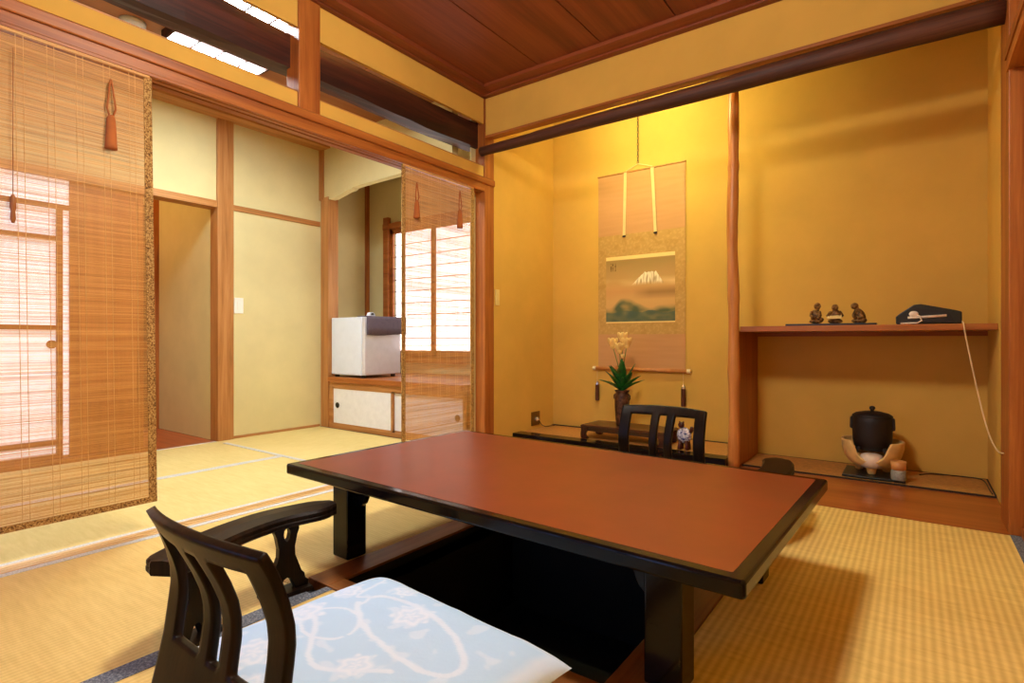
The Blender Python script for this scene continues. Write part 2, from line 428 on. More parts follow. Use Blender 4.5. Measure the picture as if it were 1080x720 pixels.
# ---------------------------------------------------------------- far room
XF = -4.22; ZC = 2.5
wf = MB()
wf.box(XF-.1, XF, YB, 2.02, 1.8, 2.6); wf.box(XF-.1, XF, 2.12, 2.92, 0, 2.6)
wf.box(XF-.1, XF, YB, .1, 0, 1.75)
struct('wall_far', wf, 'plaster_far')
trim(box(XF-.11, XF+.012, YB, 2.02, 1.748, 1.8), 'paleY')
trim(box(XF-.1, XF+.01, 2.128, 2.9, 1.75, 1.792), 'paleY')
trim(box(XF-.09, XF+.025, 2.012, 2.132, 0, ZC), 'paleZ', .003)
trim(box(XF-.1, XF+.008, 2.132, 2.9, 0, .02), 'paleY')
trim(box(XF-.12, XF+.02, YB, 1.56, -.03, .03), 'woodY')
cf = MB(); cf.box(-4.75, -2.545, YB, 3.8, ZC+.012, ZC+.05)
for k in range(5): cf.box(-4.3, -2.545, -.9+.8*k+.004, -.9+.8*(k+1)-.004, ZC, ZC+.013)
struct('ceiling_far', cf, 'ceiling_far')
cf = MB(); cf.box(XF, XF+.14, YB, 2.91, 2.415, 2.5); trim(cf, 'paleY', .002)
struct('wall_far_back', box(-4.7, -2.545, YB-.08, YB, 0, 2.6), 'plaster_far')
# alcove shell
trim(box(-4.205, -4.1, 2.9, 3.005, 0, 2.0), 'paleZ', .003)
trim(box(-4.222, -4.17, 2.892, 2.93, 1.98, ZC), 'paleZ', .002)
dr = [(-4.19, ZC+.02), (-4.19, 1.978), (-4.03, 1.978), (-3.985, 1.99), (-3.96, 1.992), (-3.86, 2.012), (-3.79, 2.016), (-3.775, 2.03), (-3.6, 2.036), (-2.66, 2.046), (-2.66, ZC+.02)]
struct('wall_alcove_drop', MB().prism(dr, 'Y', 2.91, 2.97), 'plaster_far')
al = MB(); al.box(-4.66, -4.6, 2.9, 3.79, 0, 2.6)
struct('wall_alcove_left', al, 'plaster_far')
ab = MB(); ab.box(-4.6, -4.24, 3.73, 3.79, 0, 2.6); ab.box(-3.05, -2.535, 3.73, 3.79, 0, 2.6)
ab.box(-4.24, -3.05, 3.73, 3.79, 0, .56); ab.box(-4.24, -3.05, 3.73, 3.79, 1.9, 2.6)
struct('wall_alcove_back', ab, 'plaster_far')
ar = MB(); ar.box(-2.545, -2.536, 2.97, 3.73, 0, 2.6); struct('wall_alcove_right', ar, 'plaster_far')
trim(box(-4.6, -4.565, 3.695, 3.73, .44, 2.4), 'woodZ')
# shoji window
w1 = struct('window_1', box(-4.2, -3.08, 3.765, 3.775, .6, 1.86), 'shoji')
f_ = MB()
f_.box(-4.31, -4.24, 3.69, 3.76, .56, 1.98); f_.box(-3.06, -3.0, 3.69, 3.76, .56, 1.95)
f_.box(-4.33, -3.0, 3.7, 3.76, 1.86, 1.92); f_.box(-4.3, -3.0, 3.68, 3.76, .54, .6)
f_.build('window_frame', 'woodX', w1, bevel=.002)
for (x0, x1) in ((-4.24, -3.62), (-3.69, -3.06)):
    s_ = MB(); y = 3.72 if x0 < -4 else 3.74
    s_.box(x0, x0+.045, y, y+.02, .6, 1.86) if x0 < -4 else s_.box(x0, x0+.03, y, y+.02, .6, 1.86)
    s_.box(x1-.045, x1, y, y+.02, .6, 1.86); s_.box(x0, x1, y, y+.02, 1.81, 1.86); s_.box(x0, x1, y, y+.02, .6, .655)
    so = s_.build('sash', 'woodX', w1)
    k_ = MB()
    for k in range(1, 10): k_.box(x0, x1, y+.006, y+.014, .655+.1155*k-.003, .655+.1155*k+.003)
    k_.build('muntins', 'woodX', so)

# shoji doors and board door on the far wall behind the left blind
d1 = struct('door_1', box(XF-.05, XF-.044, .1, 1.14, .045, 1.75), 'shojiL')
f_ = MB()
f_.box(XF-.04, XF-.01, 1.069, 1.097, .03, 1.585); f_.box(XF-.04, XF-.01, .1, .13, .03, 1.75)
f_.box(XF-.044, XF-.002, .1, 1.14, 1.562, 1.589)
for z in (1.367, .82, .12): f_.box(XF-.036, XF-.012, .1, 1.08, z, z+.026)
f_.box(XF-.04, XF-.008, .1, 1.097, .03, .06)
f_.build('door_frame', 'woodY', d1)
MB().lathe([(.026, 0), (.026, .012), (.02, .014), (.019, .01)], XF-.04, 1.048, .731, 20, Matrix.Rotation(PI/2, 4, 'Y')).build('door_pull', 'woodY', d1)
d2 = struct('door_2', box(XF-.05, XF-.03, 1.14, 1.535, .03, 1.75), 'doorwood')
f_ = MB(); f_.box(XF-.055, XF-.022, 1.135, 1.165, .03, 1.75); f_.box(XF-.055, XF-.022, 1.505, 1.54, .03, 1.75)
f_.box(XF-.055, XF-.024, 1.165, 1.505, .03, .36); f_.box(XF-.055, XF-.024, 1.165, 1.505, 1.69, 1.75)
f_.build('door_frame', 'woodZ', d2)
# corridor beyond
cw = MB(); cw.box(-5.25, XF-.1, 2.016, 2.06, 0, 2.4); struct('wall_corridor_right', cw, 'plaster_far')
cw = MB(); cw.box(-6.2, -6.14, .5, 2.9, 0, 2.4); cw.box(-6.2, -5.25, 2.84, 2.9, 0, 2.4); cw.box(-6.2, XF-.1, .5, .56, 0, 2.4); struct('wall_corridor_end', cw, 'plaster_far')
trim(box(-5.31, -5.23, 1.97, 2.05, 0, 2.05), 'woodZ')
struct('ceiling_corridor', box(-6.2, XF-.1, .5, 2.9, 2.36, 2.4), 'ceiling_far')
d3 = struct('door_3', box(-5.3, -5.27, 1.2, 1.965, 0, 1.86), 'doorwood')
f_ = MB(); f_.box(-5.275, -5.25, 1.2, 1.965, 1.78, 1.9); f_.box(-5.275, -5.25, 1.2, 1.965, .95, 1.02); f_.box(-5.275, -5.25, 1.88, 1.965, 0, 1.8); f_.build('door_frame', 'beamZ', d3)

trim(box(-2.6, -2.46, 2.897, 3.019, -.031, 0), 'sill', 0)

# ---------------------------------------------------------------- lamps
lf = thing('ceiling_lamp', 'square white lit ceiling lamp with dark wood lattice seen through the transom gap', 'lamp', (-2.99, 1.62, ZC))
x0, x1, y0, y1, z0 = -3.42, -2.69, 1.33, 1.88, ZC-.055
box(x0+.012, x1-.012, y0+.012, y1-.012, z0+.008, ZC-.002).build('diffuser', 'lampfar', lf)
la = MB()
for x in (x0, x1-.012): la.box(x, x+.012, y0, y1, z0, ZC)
for y in (y0, y1-.012): la.box(x0, x1, y, y+.012, z0, ZC)
for k in (1, 2, 3): la.box(x0, x1, y0+.55*k/4-.005, y0+.55*k/4+.005, z0, z0+.007)
for k in (1, 4): la.box(x0+.73*k/5-.004, x0+.73*k/5+.004, y0, y1, z0, z0+.007)
la.build('lattice', 'beamY', lf)
lm = thing('ceiling_lamp', 'large flat square ceiling lamp over the dining table', 'lamp', (-.95, 1.12, 2.495))
box(-1.1, -.8, .97, 1.27, 2.265, 2.36).build('diffuser', 'lampmain', lm)
f_ = MB()
for x in (-1.112, -.8):
    for y in (.958, 1.27): f_.box(x, x+.012, y, y+.012, 2.25, 2.38)
for z in (2.25, 2.362):
    for x in (-1.112, -.8): f_.box(x, x+.012, .958, 1.282, z, z+.014)
    for y in (.958, 1.27): f_.box(-1.112, -.788, y, y+.012, z, z+.014)
f_.box(-1.112, -.788, .958, 1.282, 2.362, 2.37)
f_.build('frame', 'woodX', lm)
MB().tube([(-.95, 1.12, 2.365), (-.95, 1.12, 2.495)], .01).build('cord', 'blackm', lm)
lt = thing('alcove_lamp', 'warm tube lamp hidden behind the tokonoma header', 'lamp', (-1.5, 3.2, 2.6))
MB().tube([(-1.8, 3.17, 2.36), (-1.2, 3.17, 2.36)], .016, 12).build('tube', 'lamptoko', lt)
f_ = MB(); f_.box(-1.83, -1.17, 3.13, 3.21, 2.4, 2.42)
for x in (-1.83, -1.2): f_.box(x, x+.03, 3.155, 3.185, 2.34, 2.4)
f_.build('housing', 'switch', lt)
for x in (-1.7, -1.3): MB().tube([(x, 3.17, 2.42), (x, 3.17, 2.63)], .006).build('stem', 'switch', lt)
lc = thing('corridor_lamp', 'small warm ceiling globe in the corridor', 'lamp', (-5.0, 1.2, 2.36))
MB().blob((-5.0, 1.2, 2.26), (.06, .06, .06)).build('globe', 'lampcorr', lc, smooth=True)
MB().lathe([(.05, 2.31), (.05, 2.36)], -5.0, 1.2).build('base', 'switch', lc)

sm = thing('ceiling_fitting', 'small round white fitting on the far ceiling left of the lattice lamp', 'ceiling fitting', (-3.45, 1.2, ZC))
MB().lathe([(.062, ZC-.001), (.062, ZC-.02), (.05, ZC-.032), (.015, ZC-.036)], -3.45, 1.2).build('body', 'white', sm, smooth=True)
MB().lathe([(.014, ZC-.035), (.012, ZC-.042)], -3.45, 1.2, n=12).build('cap', 'switch', sm)

# ---------------------------------------------------------------- low table
T = thing('low_table', 'large low black lacquered table with a brown top over the floor pit', 'table')
HL, HW = .778, .467
def rrect(a, b, r, n=5):
    p = []
    for cx, cy, s in ((a-r, b-r, 0), (-a+r, b-r, 1), (-a+r, -b+r, 2), (a-r, -b+r, 3)):
        for k in range(n+1):
            w = PI/2*(s+k/n); p.append((cx+r*math.cos(w), cy+r*math.sin(w)))
    return p
MB().prism(rrect(HL, HW, .012), 'Z', .284, .32).build('tabletop', 'lacquer', T, bevel=.007, seg=3)
MB().prism(rrect(HL-.03, HW-.03, .006), 'Z', .3, .3206).build('inlay', 'inlay', T)
for sx in (-1, 1):
    for sy in (-1, 1):
        x, y = sx*.583, sy*.337
        box(x-.043, x+.043, y-.04, y+.04, .004, .284).build('leg', 'lacquer', T, bevel=.006, seg=3)
br = [(0, 0), (.0, -.105), (.012, -.104), (.03, -.09), (.04, -.072), (.043, -.06), (.058, -.05), (.075, -.04), (.082, -.028), (.1, -.02), (.12, -.016), (.12, 0)]
for sy in (-1, 1):
    a = MB(); L = .54
    poly = [(-L, .284)]+[(-L+x, .284+z) for x, z in br[1:-1]]+[(L-x, .284+z) for x, z in br[1:-1][::-1]]+[(L, .284)]
    a.prism(poly, 'Y', sy*.325-.011, sy*.325+.011).build('apron', 'lacquer', T, bevel=.002)
for sx in (-1, 1):
    a = MB(); L = .297
    poly = [(-L, .284)]+[(-L+x*.8, .284+z*.8) for x, z in br[1:-1]]+[(L-x*.8, .284+z*.8) for x, z in br[1:-1][::-1]]+[(L, .284)]
    a.prism(poly, 'X', sx*.575-.011, sx*.575+.011).build('end_apron', 'lacquer', T, bevel=.002)
T.location = (-1.012, 1.543, 0); T.rotation_euler = (0, 0, math.radians(-1.7))

# ---------------------------------------------------------------- legless chairs
def interp(tab, z):
    for (a, va), (b, vb) in zip(tab, tab[1:]):
        if z <= b: return va+(vb-va)*(z-a)/(b-a)
    return tab[-1][1]
prof = [(.012, -.045), (.06, -.036), (.135, -.018), (.19, -.004), (.26, .006), (.30, .011), (.336, .007), (.40, -.014), (.455, -.037)]
def make_back():
    ub = [0, .06, .12, .2, .28, .36, .455, .545, .64, .72, .80, .88, .94, 1]
    zb = [.012, .06, .12, .165, .2, .23, .26, .29, .32, .355, .385, .408, .45]
    vs = []; W = .395
    for z in zb:
        for u in ub:
            d = 2*u-1
            flare = .008*math.sin((z-.05)*7)*d
            bow = -.03*(1-d*d)*max(.12, min(1, (z-.24)/.19))
            uu = u
            if .3 < u < .7 and z < .4:           # the two middle slats draw together downwards, then spread
                uu = .5+(u-.5)*(1-.06*math.sin(PI*max(0, min(1, (z-.12)/.28))))
            x = (uu-.5)*W+flare*.5
            zz = z
            if z == zb[-1]: zz = z-.008*d*d
            vs.append((x, interp(prof, z)+bow, zz))
    nU = len(ub); fs = []
    for j in range(len(zb)-1):
        for i in range(nU-1):
            um = (ub[i]+ub[i+1])/2; zm = (zb[j]+zb[j+1])/2
            if .2 < zm < .408 and (.12 < um < .36 or .455 < um < .545 or .64 < um < .88): continue
            fs.append((j*nU+i, j*nU+i+1, (j+1)*nU+i+1, (j+1)*nU+i))
    return MB().add(vs, fs)
CH = thing('legless_chair', 'dark wooden legless floor chair at the lower left, its slatted back turned to the viewer', 'chair', group='legless floor chairs')
bk = make_back().build('backrest', 'chair', CH, fix=True)
s_ = bk.modifiers.new('thick', 'SOLIDIFY'); s_.thickness = .017; s_.offset = 0
s_.edge_crease_inner = .72; s_.edge_crease_outer = .72; s_.edge_crease_rim = .72
s2 = bk.modifiers.new('sub', 'SUBSURF'); s2.levels = 2; s2.render_levels = 2
for p in bk.data.polygons: p.use_smooth = True
sp = [(-.2, -.06), (.2, -.06), (.225, .06), (.215, .36), (.19, .40), (-.19, .40), (-.215, .36), (-.225, .06)]
MB().prism(sp, 'Z', .003, .02).build('seat', 'chair', CH, bevel=.005)
CH.location = (-.97, .47, 0)
copy_thing(CH, (-.94, 2.43, 0), PI, 'dark legless floor chair behind the table, only its slatted back showing')

# armrests (kyosoku)
def spline(pts, n):
    out = []
    P = [Vector(p) for p in pts]; P = [2*P[0]-P[1]]+P+[2*P[-1]-P[-2]]
    for i in range(1, len(P)-2):
        for k in range(n):
            t = k/n; a, b, c, d = P[i-1], P[i], P[i+1], P[i+2]
            out.append(.5*((2*b)+(c-a)*t+(2*a-5*b+4*c-d)*t*t+(3*b-a-3*c+d)*t**3))
    out.append(P[-2]); return out
AR = thing('armrest', 'curved dark wooden armrest on two carved legs beside the near chair', 'armrest', group='low curved armrests')
ctr = (-1.49, .79)
path = spline([(p[0]-ctr[0], p[1]-ctr[1], 0) for p in ((-1.405, .545), (-1.455, .63), (-1.505, .77), (-1.52, .9), (-1.488, 1.07))], 12)
n = len(path); ws = []
for i in range(n):
    t = min(i, n-1-i)/5.0
    ws.append(.06*math.sqrt(max(.22, 1-(1-min(1, t))**2)))
sec = [(-.9, .213), (-1, .218), (-1, .226), (-.95, .229), (-.98, .233), (-.98, .24), (-.85, .247), (0, .249), (.85, .247), (.98, .24), (.98, .233), (.95, .229), (1, .226), (1, .218), (.9, .213)]
MB().sweep([(p.x, p.y) for p in path], sec, ws).build('armrest_top', 'chair', AR, bevel=.0)
half = [(0, .052), (.010, .047), (.018, .03), (.026, .012), (.064, .012), (.066, .028), (.056, .036), (.053, .052), (.044, .062), (.036, .085), (.025, .115), (.024, .14), (.031, .175), (.037, .19), (.037, .216), (0, .216), (0, .2), (.008, .192), (.010, .18), (.007, .165), (0, .158)]
for idx in (13, 38):
    p = path[idx]; d = (path[idx+1]-path[idx-1]).normalized()
    Tm = Matrix.Translation((p.x, p.y, 0)) @ Matrix.Rotation(math.atan2(d.y, d.x), 4, 'Z')
    lgm = MB()
    for s in (1, -1): lgm.prism([(s*x, z) for x, z in half], 'Y', -.011, .011, Tm)
    lgm.prism([(-.07, 0), (.07, 0), (.072, .006), (.068, .014), (-.068, .014), (-.072, .006)], 'Y', -.032, .032, Tm)
    lgm.build('leg', 'chair', AR)
AR.location = (ctr[0], ctr[1], 0)
copy_thing(AR, (-.465, 2.33, .002), PI-.26, 'dark armrest mostly hidden behind the right end of the table')

# ---------------------------------------------------------------- floor cushion
def cushion():
    A, B = .335, .285
    nu, nv = 150, 128
    vs = []; cols = []; fs = []
    vine = []
    def add_curve(f, n=160, wd=.009):
        for i in range(n): vine.append((*f(i/(n-1)), wd))
    add_curve(lambda t: (.02+.2*math.cos(PI*(.9-1.8*t)), .09+.075*math.sin(PI*(.9-1.8*t))+.03*math.cos(2*PI*t)), wd=.009)
    add_curve(lambda t: (-.3+.42*t, -.06+.05*math.sin(t*7)), wd=.008)
    add_curve(lambda t: (-.14+.075*math.cos(6*t), .0+.06*math.sin(6*t)), wd=.006)
    add_curve(lambda t: (-.26+.1*t, .22-.14*t+.03*math.sin(t*9)), wd=.006)
    add_curve(lambda t: (.05+.2*t, -.2+.06*math.sin(t*6)), wd=.007)
    add_curve(lambda t: (.18+.05*math.cos(5*t), -.12+.05*math.sin(5*t)), wd=.005)
    flowers = [(-.26, .12, .055), (-.24, -.02, .07), (-.02, .14, .06), (-.15, -.17, .065), (.05, -.06, .05), (.2, -.2, .055), (-.05, -.23, .05), (.26, .0, .045), (-.28, -.22, .05), (-.14, .22, .045)]
    def colour(x, y):
        wht = 0.0
        x0, y0 = x, y
        x += .004*noise.noise(Vector((x*30, y*30, 2))); y += .004*noise.noise(Vector((x*30, y*30, 6)))
        for fx, fy, fr in flowers:
            dx, dy = x-fx, y-fy; q = math.hypot(dx, dy); a = math.atan2(dy, dx)
            R = fr*(.86+.10*math.cos(7*a+fx*40)+.05*math.cos(13*a))
            if q < R:
                e = min(1, (R-q)/.008)
                wht = max(wht, e*(.72+.28*math.sin(q/fr*15+1.6*math.cos(5*a+fx*9))))
        for vx, vy, wd in vine:
            if abs(x-vx) < wd and abs(y-vy) < wd:
                q = math.hypot(x-vx, y-vy)
                if q < wd: wht = max(wht, .8*min(1, (wd-q)/.003))
        f2 = noise.noise(Vector((x*26, y*26, 11)))
        if f2 > .3: wht = max(wht, min(.5, (f2-.3)*4))
        m = max(abs(x0)/A, abs(y0)/B)
        if m > .84: wht = max(wht, min(1, (m-.84)/.06)*.7)
        wht = min(1, max(0, wht+.06*noise.noise(Vector((x0*60, y0*60, 1)))))
        b, wv = lin((188, 218, 248)), lin((222, 234, 254))
        return tuple(b[k]*(1-wht)+wv[k]*wht for k in range(3))
    def P(u, v, top):
        su, sv = u*2-1, v*2-1
        pinch = 1-.035*(1-abs(sv)**2)*abs(su)**3; pin2 = 1-.035*(1-abs(su)**2)*abs(sv)**3
        x = su*A*pinch; y = sv*B*pin2
        prof_ = (max(0, 1-abs(su)**7)**.55)*(max(0, 1-abs(sv)**7)**.55)
        nz = .004*noise.noise(Vector((x*7, y*7, 0)))+.0025*noise.noise(Vector((x*22, y*18, 4)))
        z = .04+(.05*prof_+nz*prof_ if top else -.039*prof_)
        return (x, y, z)
    for top in (1, 0):
        a, b = (nu, nv) if top else (40, 36)
        o = len(vs)
        for j in range(b+1):
            for i in range(a+1):
                p = P(i/a, j/b, top); vs.append(p); cols.append(colour(p[0], p[1]) if top else lin((222, 228, 240)))
        for j in range(b):
            for i in range(a):
                q = (o+j*(a+1)+i, o+j*(a+1)+i+1, o+(j+1)*(a+1)+i+1, o+(j+1)*(a+1)+i)
                fs.append(q if top else q[::-1])
    m = MB().add(vs, fs)
    o = m.build('floor_cushion', 'cushion', None, smooth=True, fix=False)
    ca = o.data.color_attributes.new('Col', 'FLOAT_COLOR', 'POINT')
    for i, c in enumerate(cols): ca.data[i].color = (*c, 1)
    return o
cu = cushion(); cu.location = (-.945, .762, .021); cu.rotation_euler = (0, 0, math.radians(-4.5))
tag(cu, 'square pale blue and white patterned floor cushion on the near chair', 'cushion')

# ---------------------------------------------------------------- bamboo blinds
def blind(label, y0, y1, z0, z1, seed, tassels, shear=.0, xoff=-2.446):
    rnd = random.Random(seed)
    r = thing('bamboo_blind', label, 'blind', (xoff, (y0+y1)/2, z1), 'bamboo blinds hanging in the doorway')
    m = MB(); z = z0+.02
    dy = lambda z: shear*(z1-z)/(z1-z0)
    while z < z1-.015:
        h = rnd.uniform(.0013, .0023); x = xoff+rnd.uniform(-.0006, .0006); t = .0009; tilt = rnd.uniform(-.0003, .0003)
        a, b = y0+.012+dy(z), y1-.012+dy(z)
        m.add([(x-t, a, z-h/2), (x+t, a, z-h/2), (x+t, a, z+h/2), (x-t, a, z+h/2), (x-t, b, z-h/2+tilt), (x+t, b, z-h/2+tilt), (x+t, b, z+h/2+tilt), (x-t, b, z+h/2+tilt)],
              [(0, 1, 5, 4), (1, 2, 6, 5), (2, 3, 7, 6), (3, 0, 4, 7)])
        z += rnd.uniform(.0029, .0034)
    m.build('bamboo_slats', 'bamboo', r, fix=True)
    e = MB()
    for (a, b) in ((y0-.008, y0+.02), (y1-.02, y1+.008)):
        e.add([(xoff-.003, a+dy(z0), z0), (xoff+.003, a+dy(z0), z0), (xoff+.003, b+dy(z0), z0), (xoff-.003, b+dy(z0), z0),
               (xoff-.003, a, z1), (xoff+.003, a, z1), (xoff+.003, b, z1), (xoff-.003, b, z1)],
              [(0, 3, 2, 1), (4, 5, 6, 7), (0, 1, 5, 4), (1, 2, 6, 5), (2, 3, 7, 6), (3, 0, 4, 7)])
    e.build('side_border', 'brocade', r)
    box(xoff-.0032, xoff+.0032, y0-.008+dy(z0), y1+.008+dy(z0), z0, z0+.022).build('bottom_border', 'brocade', r)
    box(xoff-.006, xoff+.006, y0, y1, z1-.006, z1+.004).build('top_rail', 'bamboo', r)
    th = MB(); y = y0+.05
    while y < y1-.05:
        for q in (y, y+.02):
            th.tube([(xoff+.0025, q, z1), (xoff+.0025, q+dy(z0), z0+.01)], .0005, 5)
            th.tube([(xoff-.0025, q, z1), (xoff-.0025, q+dy(z0), z0+.01)], .0005, 5)
        y += .083
    th.build('binding_threads', 'thread', r)
    for y in (y0+.06, y1-.06):
        MB().tube([(xoff, y, z1), (xoff-.002, y, z1+.004), (xoff-.002, y, z1+.008), (xoff, y, 1.808)], .003, 6).build('hook', 'blackm', r)
    for (y, za, zb) in tassels:
        t = MB(); x = xoff+.014; zm = zb+(za-zb)*.46
        for s in (-1, 1):
            t.tube([(x, y, za), (x, y+s*.004, za-.02), (x+.004, y+s*.014, zm+.03), (x, y+s*.005, zm)], .0035, 6)
        t.tube([(x, y, zm+.006), (x, y, zm-.004), (x, y, zm-.02), (x, y, zb+.01), (x, y, zb)], [.008, .013, .015, .02, .021], 12)
        t.build('tassel', 'tassel', r, smooth=True)
    return r
L = blind('wide bamboo blind hanging at the left edge, with one brown tassel', .04, .907, .115, 1.797, 3, [(.775, 1.735, 1.475)], .02)
tg = MB(); x = -2.432
tg.tube([(x, .497, 1.735), (x, .497, 1.24)], .0012, 6)
tg.tube([(x, .497, 1.245), (x, .497, 1.235), (x, .497, 1.20), (x, .497, 1.19), (x, .497, 1.165), (x, .497, 1.15)], [.003, .008, .009, .006, .008, .004], 10)
tg.build('pull_toggle', 'toggle', L, smooth=True)
blind('narrow bamboo blind beside the corner pillar, with two tassels', 2.243, 2.885, .115, 1.797, 5, [(2.345, 1.71, 1.495), (2.735, 1.745, 1.50)])

# ---------------------------------------------------------------- tokonoma things
def colour_grid(name, mat, x0, x1, z0, z1, y, nx, nz, fn, parent, bulge=0):
    vs = []; fs = []; cs = []
    for j in range(nz+1):
        for i in range(nx+1):
            u, v = i/nx, j/nz; vs.append((x0+(x1-x0)*u, y-bulge*math.sin(PI*u)*.5, z0+(z1-z0)*v)); cs.append(lin(fn(u, v)))
    for j in range(nz):
        for i in range(nx):
            a = j*(nx+1)+i; fs.append((a, a+1, a+nx+2, a+nx+1))
    o = MB().add(vs, fs).build(name, mat, parent, fix=False)
    ca = o.data.color_attributes.new('Col', 'FLOAT_COLOR', 'POINT')
    for i, c in enumerate(cs): ca.data[i].color = (*c, 1)
    so = o.modifiers.new('t', 'SOLIDIFY'); so.thickness = .0012; so.offset = 1
    return o
SX0, SX1 = -2.025, -1.33
hs = thing('hanging_scroll', 'long hanging scroll painting of a snowy mountain on the alcove wall', 'scroll', (-1.68, YF, .535))
def mount(u, v):
    z = .53+1.51*v; base = (206, 158, 98)
    if .80 < z < 1.57:
        n_ = noise.noise(Vector((u*40, z*55, 0))); m_ = noise.noise(Vector((u*14, z*20, 5)))
        k = 9*(n_ > .15)-6*(m_ > .2); return (196+k, 154+k, 86+k)
    k = 5*noise.noise(Vector((u*3, z*50, 2))); return (int(204+k), int(152+k), int(100+k))
colour_grid('mounting', 'scroll', SX0, SX1, .53, 2.04, YF-.006, 100, 220, mount, hs)
def painting(u, v):
    def mix(a, b, t): t = max(0, min(1, t)); return tuple(a[k]*(1-t)+b[k]*t for k in range(3))
    N = lambda a, b, s=0: noise.noise(Vector((u*a, v*b, s)))
    if v < .015 or v > .945: return (250, 218, 140)
    c = mix((214, 168, 104), (168, 136, 80), (v-.5)/.42)
    c = mix(c, (206, 150, 92), max(0, .6-abs(v-.47)*4)+.15*N(3, 9, 2))
    cl = max(0, 1-abs(v-.60-.02*N(5, 5, 7))*13)*max(0, min(1, N(4, 6, 3)*.8+.45))*max(0, min(1, abs(u-.6)*5))
    c = mix(c, (240, 210, 150), cl)
    dk = max(0, 1-abs(v-.44)*10)*max(0, min(1, (u-.4)*4)); c = mix(c, (136, 104, 58), dk*.6)
    def ridge(u):
        if u < .58: return .745-(.58-u)*.95
        if u > .74: return .745-(u-.74)*1.7
        return .745-.012*abs(math.sin(u*60))
    h = ridge(u)+.008*N(28, 0, 9)
    if v < h and v > .52:
        s = N(40, 9, 4)+(.28 if u < .6 else .05)+(v-.62)*2.2
        pk = mix((176, 142, 94), (252, 238, 198), .6+s*1.4); c = mix(c, pk, min(1, max(0, (v-.55)*18)))
    hh = .21+.17*math.exp(-((u-.30)/.2)**2)+.05*N(6, 1, 12)+.06*math.exp(-((u-.92)/.16)**2)
    if v < hh:
        t = .5+1.3*N(8, 14, 5); g = mix((88, 98, 70), (170, 142, 86), t*.8); c = mix(c, g, min(1, (hh-v)*12))
    if v < .17+.05*N(5, 2, 15): c = mix(c, (78, 96, 84), .3+.5*max(0, N(7, 10, 8)+.5))
    # small column of brushed writing
    for k, cx in enumerate((.075, .105, .145)):
        if abs(u-cx) < .008 and .78 < v < .90 and N(5, 90, 20+k) > -.15: c = mix(c, (70, 52, 24), .75)
    return c
colour_grid('painting', 'paint', -1.956, -1.405, .888, 1.402, YF-.0078, 150, 140, painting, hs)
MB().tube([(SX0-.003, YF-.009, 2.043), (SX1+.003, YF-.009, 2.043)], .007, 10).build('top_rod', 'tan', hs)
MB().tube([(SX0-.015, YF-.016, .534), (SX1+.015, YF-.016, .534)], .014, 14).build('bottom_rod', 'scroll', hs, smooth=True).data.materials[0] = M['tanwood']
for x in (SX0-.028, SX1+.028): MB().tube([(x-.014, YF-.016, .534), (x+.014, YF-.016, .534)], .016, 14).build('rod_knob', 'ivory', hs, bevel=.002)
for (xa, xb) in ((-1.79, -1.8), (-1.575, -1.55)):
    st = MB(); st.add([(xa-.012, YF-.018, 2.04), (xa+.012, YF-.018, 2.04), (xb+.011, YF-.02, 1.56), (xb-.011, YF-.02, 1.56),
                       (xa-.012, YF-.0165, 2.04), (xa+.012, YF-.0165, 2.04), (xb+.011, YF-.0185, 1.56), (xb-.011, YF-.0185, 1.56)],
                      [(0, 1, 2, 3), (4, 5, 6, 7), (0, 1, 5, 4), (1, 2, 6, 5), (2, 3, 7, 6), (3, 0, 4, 7)])
    so = st.build('hanging_strip', 'cream', hs)
    MB().blob((xb, YF-.02, 1.552), (.015, .005, .008)).build('strip_tip', 'darkcloth', so)
MB().tube([(-1.785, YF-.015, 2.05), (-1.69, YF-.014, 2.09), (-1.575, YF-.015, 2.05)], .003, 6).build('hanging_cord', 'cream', hs)
chn = thing('hanging_chain', 'thin dark chain holding up the hanging scroll', 'chain', (-1.69, YF-.012, 2.62))
c_ = MB(); z = 2.088; k = 0
while z < 2.6:
    r_ = []
    for j in range(9):
        a = 2*PI*j/8; ex = .0055*math.cos(a); r_.append((-1.69+(ex if k % 2 == 0 else 0), YF-.014+(0 if k % 2 == 0 else ex), z+.013+.014*math.sin(a)))
    c_.tube(r_, .0019, 5); z += .0225; k += 1
c_.build('links', 'blackm', chn)
MB().tube([(-1.69, YF-.014, 2.6), (-1.69, YF-.014, 2.63)], .003, 6).build('ceiling_hook', 'blackm', chn)
for x, lab in ((SX0-.005, 'brown wind weight hanging from the left end of the scroll rod, beside the flower vase'), (SX1-.012, 'brown wind weight hanging from the right end of the scroll rod, above the far chair')):
    s_ = thing('scroll_weight', lab, 'scroll weight', (x, YF-.016, .27), 'wind weights on the scroll')
    MB().tube([(x, YF-.016, .52), (x, YF-.016, .43)], .0015, 6).build('cord', 'cream', s_)
    MB().tube([(x, YF-.016, .28), (x, YF-.016, .285), (x, YF-.016, .405), (x, YF-.016, .41)], [.012, .0165, .0165, .012], 12).build('weight', 'brownwood', s_)
    MB().tube([(x, YF-.016, .405), (x, YF-.016, .42), (x, YF-.016, .437)], [.017, .015, .005], 10).build('top_cap', 'chrome', s_)
